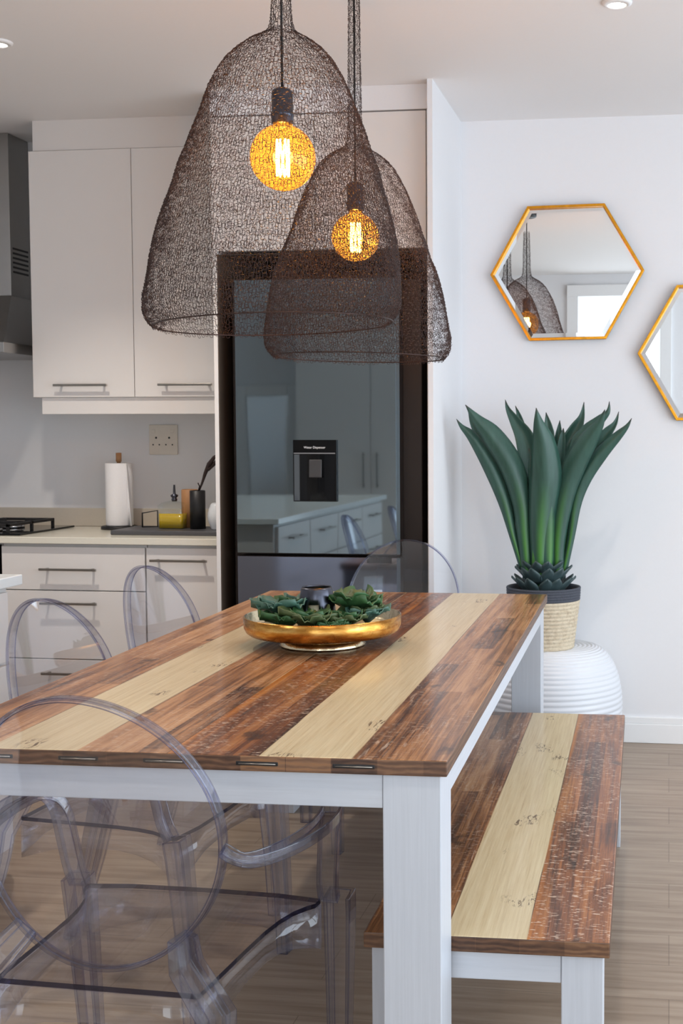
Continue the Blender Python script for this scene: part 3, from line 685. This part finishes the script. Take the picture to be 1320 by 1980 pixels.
def leafy(parent, n, R, H, rnd):
    for lay in range(3):
        b = MB()
        cnt = max(4, n - lay * 2)
        for i in range(cnt):
            a = 2 * PI * (i + .5 * lay) / cnt + rnd.uniform(-.2, .2); el = (.72, 1.05, 1.4)[lay] + rnd.uniform(-.1, .15)
            L = R * (1.0, .8, .55)[lay] * rnd.uniform(.85, 1.15); W = L * .92
            vs = []; nu, nv = 8, 6
            for u in range(nu + 1):
                s_ = u / nu
                rr = L * s_ * math.cos(el * (1 - .3 * s_)); zz = H * .25 + L * s_ * math.sin(el) - .25 * L * s_ * s_
                for v_ in range(nv + 1):
                    q = 2 * v_ / nv - 1; ww = W * .5 * math.sin(PI * min(.90, .08 + s_ * .84)) ** .7 * q
                    zr = zz + .30 * W * q * q * (1 - .3 * s_) + rnd.uniform(-.0028, .0028) * (1 if abs(q) == 1 or u == nu else .2) + .004 * math.sin(q * 9 + a * 3) * s_
                    vs.append((rr * math.cos(a) - ww * math.sin(a), rr * math.sin(a) + ww * math.cos(a), zr))
            b.add(vs, [(u * (nv + 1) + v_, u * (nv + 1) + v_ + 1, (u + 1) * (nv + 1) + v_ + 1, (u + 1) * (nv + 1) + v_) for u in range(nu) for v_ in range(nv)], 0, True)
        o = b.build('leaf_whorl', MSUC[rnd.randrange(3)], parent); so = o.modifiers.new('s', 'SOLIDIFY'); so.thickness = .0022
rn = random.Random(5)
for (dx, dy, z, n, R, H, lab) in ((-.125, -.045, .055, 9, .072, .05, 'frilly green succulent at the left end of the gold dish'),
        (-.075, .055, .052, 8, .068, .06, 'dark green succulent behind left of the candle holder'),
        (-.010, -.112, .034, 9, .070, .05, 'leafy green succulent at the front centre of the gold dish'),
        (-.085, -.105, .038, 8, .060, .04, 'blue-green succulent low at the front left rim of the dish'),
        (.065, -.118, .034, 8, .056, .03, 'small flat green succulent at the front right of the candle holder'),
        (.095, .010, .060, 9, .078, .07, 'tall moss green succulent just right of the candle holder'),
        (.148, -.025, .048, 8, .060, .05, 'curly green succulent nearest the right rim of the dish'),
        (.100, -.085, .040, 8, .058, .05, 'green succulent low in front of the tall moss green one')):
    t = thing('succulent', lab, 'succulent', (-.9156 + dx * .86, 3.215 + dy * .86, .78 + z + .004), 0, 'succulents in the gold dish')
    leafy(t, n, R * 1.2, H, rn)

# ------------------------------------------------------------------ pendants
def knit(prof, pitch, B, rw, seed):
    """rows of interlocked wire loops on a surface of revolution; prof = [(r,z)] evenly spaced along the arc"""
    rs = np.random.RandomState(seed); V = []; F = []; base = 0; K = 3
    for r, z in prof:
        n = max(7, int(round(2 * PI * r / pitch))); m_ = n * 11
        t = np.arange(m_) / m_ * 2 * PI * n
        amp = B * (1 + .28 * np.sin(t / n * rs.randint(5, 19) + rs.rand() * 6) * rs.rand() + .34 * np.sin(t * .37 + rs.rand() * 6))
        u = (t + 2 * PI * (.150 * np.sin(2 * t)) + .9 * np.sin(t * .31 + rs.rand() * 6)) / n + rs.rand() * 6
        dz = amp * np.cos(t) + .0030 * np.sin(u * rs.randint(3, 9) + rs.rand() * 6)
        rr = r + .0012 * np.cos(2 * t) + .0030 * np.sin(u * 5 + seed + z * 9) * min(1, r / .1) + .002 * np.sin(u * 11 + z * 30) * min(1, r / .1)
        slope = 0
        P = np.stack([rr * np.cos(u), rr * np.sin(u), z + dz], 1)
        # follow the wall's slope
        i = prof.index((r, z)); a_ = prof[max(i - 1, 0)]; b_ = prof[min(i + 1, len(prof) - 1)]
        dr, dzz = b_[0] - a_[0], b_[1] - a_[1]; L = math.hypot(dr, dzz) or 1
        P[:, 2] = z + dz * abs(dzz) / L; k_ = dz * dr / L * (1 if dzz >= 0 else -1)
        P[:, 0] += k_ * np.cos(u); P[:, 1] += k_ * np.sin(u)
        T = np.roll(P, -1, 0) - np.roll(P, 1, 0); T /= np.linalg.norm(T, axis=1)[:, None] + 1e-9
        Nn = np.stack([np.cos(u), np.sin(u), np.zeros_like(u)], 1); Bn = np.cross(T, Nn); Bn /= np.linalg.norm(Bn, axis=1)[:, None] + 1e-9
        Nn = np.cross(Bn, T)
        for q in range(K):
            an = 2 * PI * q / K; V.append(P + rw * (math.cos(an) * Nn + math.sin(an) * Bn))
        idx = np.arange(m_); nx = (idx + 1) % m_
        for q in range(K):
            q2 = (q + 1) % K
            F.append(np.stack([base + q * m_ + idx, base + q2 * m_ + idx, base + q2 * m_ + nx, base + q * m_ + nx], 1))
        base += K * m_
    return np.concatenate(V), np.concatenate(F)
def np_obj(name, V, F, mat, parent):
    me = bpy.data.meshes.new(name); me.vertices.add(len(V)); me.vertices.foreach_set('co', V.astype(np.float32).ravel())
    me.loops.add(F.size); me.loops.foreach_set('vertex_index', F.astype(np.int32).ravel())
    me.polygons.add(len(F)); me.polygons.foreach_set('loop_start', np.arange(0, F.size, 4, dtype=np.int32)); me.polygons.foreach_set('loop_total', np.full(len(F), 4, np.int32))
    me.materials.append(mat); me.update(); me.validate(); me.polygons.foreach_set('use_smooth', [True] * len(me.polygons))
    o = bpy.data.objects.new(name, me); COL.objects.link(o); o.parent = parent; return o
SH = [(.283, -.004), (.296, .012), (.304, .032), (.307, .065), (.303, .105), (.297, .15), (.289, .19), (.278, .24), (.266, .285), (.250, .325), (.235, .37), (.218, .41), (.201, .46), (.184, .505), (.166, .55), (.146, .588), (.124, .622), (.100, .648), (.074, .668), (.048, .682), (.032, .694), (.026, .715), (.023, .76), (.022, .85), (.020, 1.0), (.018, 1.35)]
def resample(pr, step):
    L = [0]
    for a, b in zip(pr, pr[1:]): L.append(L[-1] + math.dist(a, b))
    out = []; d = 0; i = 0
    while d <= L[-1]:
        while i < len(L) - 2 and L[i + 1] < d: i += 1
        f = (d - L[i]) / (L[i + 1] - L[i]); out.append((pr[i][0] * (1 - f) + pr[i + 1][0] * f, pr[i][1] * (1 - f) + pr[i + 1][1] * f)); d += step
    return out
def make_lamp(label, x, y, zrim, k, tilt, seed, gap=.09):
    """origin on the ceiling; everything hangs below it"""
    drop = ZC - zrim
    t = thing('pendant_lamp', label, 'lamp', (x, y, ZC), 0, 'knitted wire pendant lamps over the table')
    MB().lathe([(0, 0), (.062, 0), (.062, -.020), (.056, -.026), (0, -.026)], 40, cap=False).build('canopy', MBLACK, t, (0, 0, -.0005))
    sx, sy = tilt
    def pt(z):   # axis point at height z above the rim, shade leaning about its neck
        return Vector(((z - .70 * k) * sx * -1 if z < .70 * k else 0, (z - .70 * k) * sy * -1 if z < .70 * k else 0, z - drop))
    top = drop - .03; prof = [(r * k, z * k) for r, z in SH if z * k < top - gap - .01] + [(.018 if k == 1 else .0165, top - gap)]
    V, F = knit(resample(prof, .0094), .0160, .0070, .00064, seed)
    ax = np.where(V[:, 2] < .70 * k, V[:, 2] - .70 * k, 0)
    V[:, 0] += -ax * sx; V[:, 1] += -ax * sy
    cz = V[:, 2].copy(); lowf = np.clip(1 - cz / (.6 * k), 0, 1)
    V[:, 2] += lowf * (-V[:, 0] * tilt[0] * 1.0 * 1.0)
    V[:, 2] -= drop
    sh = np_obj('wire_shade', V, F, MWIRE, t)
    pts = []
    for i in range(72):
        a = 2 * PI * i / 72; xx = .285 * k * math.cos(a); p = pt(0); X_ = p.x + xx
        pts.append((X_, p.y + .285 * k * math.sin(a), -drop - X_ * tilt[0] - .002))
    MB().tube(pts, .0017, 6, closed=True, hint=(0, 0, 1)).build('rim_wire', MWIRE, sh)
    zb = .395 * k
    MB().tube([(0, 0, -.026), (0, 0, -(drop - zb) + .165)], .003, 8, hint=(0, 1, 0)).build('cord', MCORD, t)
    MB().lathe([(0, .165), (.010, .165), (.024, .157), (.0255, .15), (.0255, .106), (.027, .105), (.027, .096), (.0255, .095), (.0255, .080), (.022, .078), (0, .078)], 32, cap=False).build('bulb_socket', MPEW, t, (0, 0, -(drop - zb)))
    R = .078 * (1 if k == 1 else .92)
    pr = [(.017, .082), (.019, .075)] + [(R * math.cos(a), R * math.sin(a)) for a in [math.radians(d) for d in range(70, -91, -8)]] + [(.001, -R)]
    bl = MB().lathe(pr, 40, cap=False).build('bulb', MBULB, t, (0, 0, -(drop - zb)))
    b = MB()
    for i in range(8):
        a0 = 2 * PI * i / 8; pp = [(.0145 * math.cos(a0 + .12 * u), .0145 * math.sin(a0 + .12 * u), -.044 + .086 * u / 6) for u in range(7)]
        b.tube(pp, .0026, 5, hint=(math.cos(a0 + 1.57), math.sin(a0 + 1.57), 0.1))
    b.build('filament', MFIL, bl)
    l = bpy.data.lights.new('bulb_glow', 'POINT'); l.energy = 5; l.color = (1, .50, .18); l.shadow_soft_size = .025
    lo = bpy.data.objects.new('bulb_glow', l); COL.objects.link(lo); lo.parent = t; lo.location = (0, 0, -(drop - zb))
    return t
make_lamp('large brown knitted wire pendant lamp nearest the camera, glowing amber bulb', -.922, 2.925, 1.612, 1.0, (-.035, 0), 3)
make_lamp('brown knitted wire pendant lamp farther back, overlapped by the nearer lamp', -.937, 3.68, 1.578, .905, (.012, .0), 8, .015)

# ------------------------------------------------------------------ mirrors
def hex_mirror(label, cx, cz, R, rot, tilt, yaw):
    t = thing('hexagonal_mirror', label, 'mirror', (cx, YN - .002, cz), 0, 'gold hexagonal mirrors on the back wall')
    t.rotation_euler = (tilt, rot, yaw)
    P = [(math.cos(math.radians(60 * i)), math.sin(math.radians(60 * i))) for i in range(6)]
    b = MB()
    def rg(r, y): return [(r * c, y, r * s_) for c, s_ in P]
    R2 = R - .013
    vs = rg(R, -.004) + rg(R, -.034) + rg(R2, -.034) + rg(R2, -.004)
    fs = []
    for a, bq in ((0, 1), (1, 2), (2, 3), (3, 0)):
        for i in range(6): fs.append((a * 6 + i, a * 6 + (i + 1) % 6, bq * 6 + (i + 1) % 6, bq * 6 + i))
    b.add(vs, fs); b.build('frame', MGOLDFR, t, bevel=.0015)
    b = MB(); r1, r2 = R2, R2 - .022
    b.add(rg(r1, -.021) + rg(r2, -.0235), [(i, (i + 1) % 6, 6 + (i + 1) % 6, 6 + i) for i in range(6)] + [tuple(range(6, 12))])
    b.add(rg(r1, -.021) + rg(r1, -.006), [(i, (i + 1) % 6, 6 + (i + 1) % 6, 6 + i) for i in range(6)] + [tuple(range(6, 12))])
    b.build('bevelled_glass', MMIR, t)
    return t
hex_mirror('hexagonal gold-framed mirror on the wall, whole one left of the other', -.438, 2.036, .331, -.014, .0055, -.0067)
hex_mirror('hexagonal gold-framed mirror cut by the right edge, lower of the two', .196, 1.690, .331, -.004, .004, .0)

# ------------------------------------------------------------------ stool, pot, agave
sx_, sy_ = -.468, 5.02
prof = [(.0, .0)]
zz = [i / 180 for i in range(181)]
for a in zz:
    th = -PI / 2 + PI * a; r = .16 + .125 * math.cos(th) ** .9 if abs(math.cos(th)) > 1e-6 else .16
    z = .24 + .24 * math.sin(th); rib = .0052 * abs(math.sin(a * PI * 34)) ** .6
    prof.append((r + rib * math.cos(th), z + rib * math.sin(th)))
for i in range(60):
    a = 1 - i / 59; prof.append((.16 * a, .48 + .005 * abs(math.sin(a * PI * 9)) ** .6))
st = tag(MB().lathe(prof, 96, cap=False).build('ribbed_stool', MSTOOL, None, (sx_, sy_, 0)), 'white round ribbed drum stool by the wall behind the bench', 'stool')
px_, py_, pz_ = -.497, 4.97, .484
pot = thing('basket_planter', 'natural straw coil basket with a charcoal top band on the white stool', 'basket', (px_, py_, pz_))
pr = [(.0, 0)]
for i in range(101):
    a = i / 100; pr.append((.122 + .024 * a + .0028 * abs(math.sin(a * PI * 13)), .195 * a))
MB().lathe(pr, 64, cap=False).build('straw_body', MSTRAW, pot)
pr = []
for i in range(41):
    a = i / 40; pr.append((.1465 + .003 * a + .002 * abs(math.sin(a * PI * 5)), .195 + .052 * a))
pr += [(.142, .247), (.138, .24), (.134, .20), (.134, .195), (.1465, .195)]
MB().lathe(pr, 64, cap=False).build('top_band', MCHAR, pot)
MB().lathe([(.0, .222), (.08, .225), (.135, .218), (.135, .2), (0, .2)], 32, cap=False).build('soil', MSOIL, pot)

ag = thing('agave_plant', 'tall artificial agave with broad dark green pointed leaves in the straw basket', 'plant', (px_, py_, pz_ + .225))
def agave_leaf(tip, az, wmax, base_r=.062, bend=.55, wpos=.5, ztop=None, roll=0):
    """tip = (radial reach, height); leaf rises then leans out and hooks up at the tip"""
    n, m_ = 26, 8; rr, hh = tip
    ca, sa = math.cos(az), math.sin(az); vs = []; col = []
    for i in range(n + 1):
        s_ = i / n
        r = base_r + (rr - base_r) * (s_ ** 2.0 * (1 - bend * .0) if True else 0)
        h = hh * (s_ * (1.10 - .10 * s_))
        # tip turns upward
        r = base_r + (rr - base_r) * (.22 * s_ + .78 * s_ ** 2.6 * (1.2 - .2 * s_ ** 5))
        w = 1.32 * wmax * (.36 + .64 * math.sin(PI * min(1, s_ / wpos) / 2) ** 1.5) if s_ < wpos else wmax * max(0, math.cos(PI / 2 * ((s_ - wpos) / (1 - wpos)) ** 1.15)) ** 1.0
        w = max(w, .0012)
        cup = .34 * w
        nx, nz = 1, 0
        dr = 2.1 * s_ ** 1.1 * (rr - base_r); dh = hh; L = math.hypot(dr, dh); nr, nh = -dh / L, dr / L   # inward/upward normal
        for j in range(m_ + 1):
            q = 2 * j / m_ - 1; c_ = cup * (abs(q) ** 1.5)
            R_ = r + nr * c_; H_ = h + nh * c_; T_ = w / 2 * q
            vs.append((R_ * ca - T_ * sa, R_ * sa + T_ * ca, H_)); col.append((s_, abs(q)))
    fs = [(i * (m_ + 1) + j, i * (m_ + 1) + j + 1, (i + 1) * (m_ + 1) + j + 1, (i + 1) * (m_ + 1) + j) for i in range(n) for j in range(m_)]
    b = MB().add(vs, fs, 0, True); o = b.build('leaf', MAGA, ag)
    at = o.data.color_attributes.new('leaf', 'FLOAT_COLOR', 'POINT')
    for i, (a, q) in enumerate(col): at.data[i].color = (a, q, 0, 1)
    so = o.modifiers.new('s', 'SOLIDIFY'); so.thickness = .004; so.offset = 0
    return o
D = math.radians
def agave_blade(pts, y0, tw=0.0):
    """pts = (x, z, width) along the leaf's mid rib; y0 = how far it stands before (-) or behind (+) the plant's axis"""
    q = []; k = len(pts)
    for i in range(k - 1):
        P = [pts[max(i - 1, 0)], pts[i], pts[i + 1], pts[min(i + 2, k - 1)]]
        for u in (0, .2, .4, .6, .8):
            q.append([.5 * (2 * P[1][c] + (P[2][c] - P[0][c]) * u + (2 * P[0][c] - 5 * P[1][c] + 4 * P[2][c] - P[3][c]) * u * u + (3 * P[1][c] - P[0][c] - 3 * P[2][c] + P[3][c]) * u ** 3) for c in range(3)])
    q.append(list(pts[-1])); n = len(q) - 1; m_ = 8; vs = []; col = []; zt = q[-1][1]
    for i, (x, z, w_) in enumerate(q):
        a, b_ = q[max(i - 1, 0)], q[min(i + 1, n)]; tx_, tz_ = b_[0] - a[0], b_[1] - a[1]; L = math.hypot(tx_, tz_) or 1
        nx, nz = tz_ / L, -tx_ / L; s_ = max(0, z) / zt; w_ = max(w_ * .88, .0008); yy = y0 * (.45 + .75 * s_ ** 1.6)
        for jj in range(m_ + 1):
            e = 2 * jj / m_ - 1; cup = .30 * w_ * abs(e) ** 1.5
            vs.append((x + nx * e * w_ / 2, yy + (cup if y0 <= 0 else -cup) + tw * e * w_ / 2, z + nz * e * w_ / 2)); col.append((s_, abs(e)))
    fs = [(i * (m_ + 1) + jj, i * (m_ + 1) + jj + 1, (i + 1) * (m_ + 1) + jj + 1, (i + 1) * (m_ + 1) + jj) for i in range(n) for jj in range(m_)]
    o = MB().add(vs, fs, 0, True).build('leaf', MAGA, ag)
    at = o.data.color_attributes.new('leaf', 'FLOAT_COLOR', 'POINT')
    for i, (a, e) in enumerate(col): at.data[i].color = (a, e, 0, 1)
    so = o.modifiers.new('s', 'SOLIDIFY'); so.thickness = .0026; so.offset = 0
AG = [  # x, z, width in centimetres
 (-.055, .2, [(-8.1, 9.4, 3), (-12, 22.4, 3.4), (-15.5, 36.8, 6.2), (-21.3, 51.2, 7.2), (-27.8, 62, 5), (-32.2, 66.4, 2), (-34.4, 69.6, 0)]),
 (-.085, .2, [(-5.9, 6, 4.5), (-7.1, 22.4, 7.0), (-8.4, 36.8, 9), (-12.6, 51.2, 10.6), (-19.8, 62.8, 9.2), (-25.8, 69.4, 4.6), (-30.2, 75.2, 0)]),
 (-.01, -.2, [(-7, 10, 5), (-8.8, 36.8, 6.5), (-17, 52.6, 6.4), (-24.3, 60.6, 4.6), (-28.6, 67, 2.2), (-30.4, 72.4, 0)]),
 (.05, .1, [(-3, 15, 7), (-3.2, 36.8, 9.5), (-5.2, 51.2, 10.6), (-8, 62, 8.6), (-12, 68.6, 5), (-15.2, 73.8, 2), (-16.4, 77.6, 0)]),
 (.08, .0, [(-3.5, 20, 7), (-5, 44, 7), (-8.4, 58.6, 6.4), (-10.6, 69.4, 2.8), (-12.7, 75.2, 0)]),
 (-.125, .15, [(-.5, 2, 7.5), (-.5, 22.4, 10), (.6, 36.8, 13.2), (1.6, 48, 14.0), (1.0, 60, 10.4), (-.7, 67.8, 4.6), (-1.5, 73.8, 0)]),
 (.05, .1, [(1, 20, 6), (1.7, 58.6, 5), (1.4, 66, 4), (.3, 72.4, 0)]),
 (.07, .0, [(3, 20, 5), (4.6, 54.8, 4.6), (5.4, 63.6, 3), (5.7, 69.2, 0)]),
 (.03, .1, [(4.5, 20, 5), (6.8, 57, 4), (7.6, 66, 0)]),
 (.06, -.1, [(3, 15, 6), (6, 51.2, 7), (9, 58.6, 8.2), (12.6, 65.8, 6), (14.8, 70.8, 2.6), (15.6, 76.6, 0)]),
 (-.085, -.2, [(5.8, 6, 5), (6.1, 22.4, 7), (9, 40.4, 9.4), (13.3, 52.6, 10.6), (18.4, 61.4, 8.6), (22.8, 67.8, 4.2), (25, 73.2, 0)]),
 (.0, .1, [(5, 10, 5), (11.8, 54.8, 6), (17, 63.6, 7.4), (22, 68.8, 4.6), (25.6, 72.4, 2), (26.2, 76.6, 0)]),
 (.03, -.1, [(7, 10, 5), (13.3, 44, 5), (19, 56.2, 6), (24.8, 63.6, 4.8), (28.4, 68, 2), (29.8, 72.6, 0)]),
 (-.055, -.2, [(8.3, 8, 3), (11.2, 22.4, 3.4), (13.2, 36.8, 5.6), (16.8, 47, 7.2), (23.4, 56.4, 6.6), (29.9, 63, 4), (33.4, 66.6, 1.8), (35.3, 69.8, 0)])]
for y0, tw, pts in AG: agave_blade([(a / 100, b_ / 100, c_ / 100) for a, b_, c_ in pts], y0, tw)
for tip, az, wd_ in (((.17, .63), D(60), .08), ((.20, .66), D(120), .08), ((.15, .62), D(90), .08), ((.10, .60), D(-60), .07), ((.09, .58), D(-125), .07)):
    agave_leaf(tip, az, wd_)
rr_ = random.Random(3)
for lay, (n, R, z0, L) in enumerate(((13, .112, -.005, .075), (12, .092, .035, .075), (10, .07, .065, .07))):
    for i in range(n):
        a = 2 * PI * (i + .5 * lay) / n + rr_.uniform(-.1, .1); b = MB(); vs = []
        nu, nv = 5, 4
        for u in range(nu + 1):
            s_ = u / nu
            for v_ in range(nv + 1):
                q = 2 * v_ / nv - 1; ww = .032 * q * (math.sin(PI * (.25 + .74 * s_)) ** .9)
                r = R * .70 + L * .72 * s_ ** 1.2; h = z0 + L * (.85 * s_) + .008 * q * q
                vs.append((r * math.cos(a) - ww * math.sin(a), r * math.sin(a) + ww * math.cos(a), h))
        b.add(vs, [(u * 5 + v_, u * 5 + v_ + 1, (u + 1) * 5 + v_ + 1, (u + 1) * 5 + v_) for u in range(nu) for v_ in range(nv)], 0, True)
        o = b.build('base_scale', MROS, ag); so = o.modifiers.new('s', 'SOLIDIFY'); so.thickness = .004

# ------------------------------------------------------------------ downlights
for (x, y), lab in zip(DOWNLIGHTS_AND_FILL[:2], ('recessed ceiling downlight at the left edge above the kitchen', 'recessed ceiling downlight near the top right corner')):
    t = thing('downlight', lab, 'light', (x, y, ZC), 0, 'recessed ceiling downlights')
    MB().lathe([(.030, -.002), (.030, -.012), (.046, -.006), (.048, 0), (.034, 0)], 32, cap=False).build('ring', MTRIM, t)
    MB().lathe([(.0, -.007), (.029, -.007), (.029, -.002), (0, -.002)], 32, cap=False).build('lamp', MDL, t)
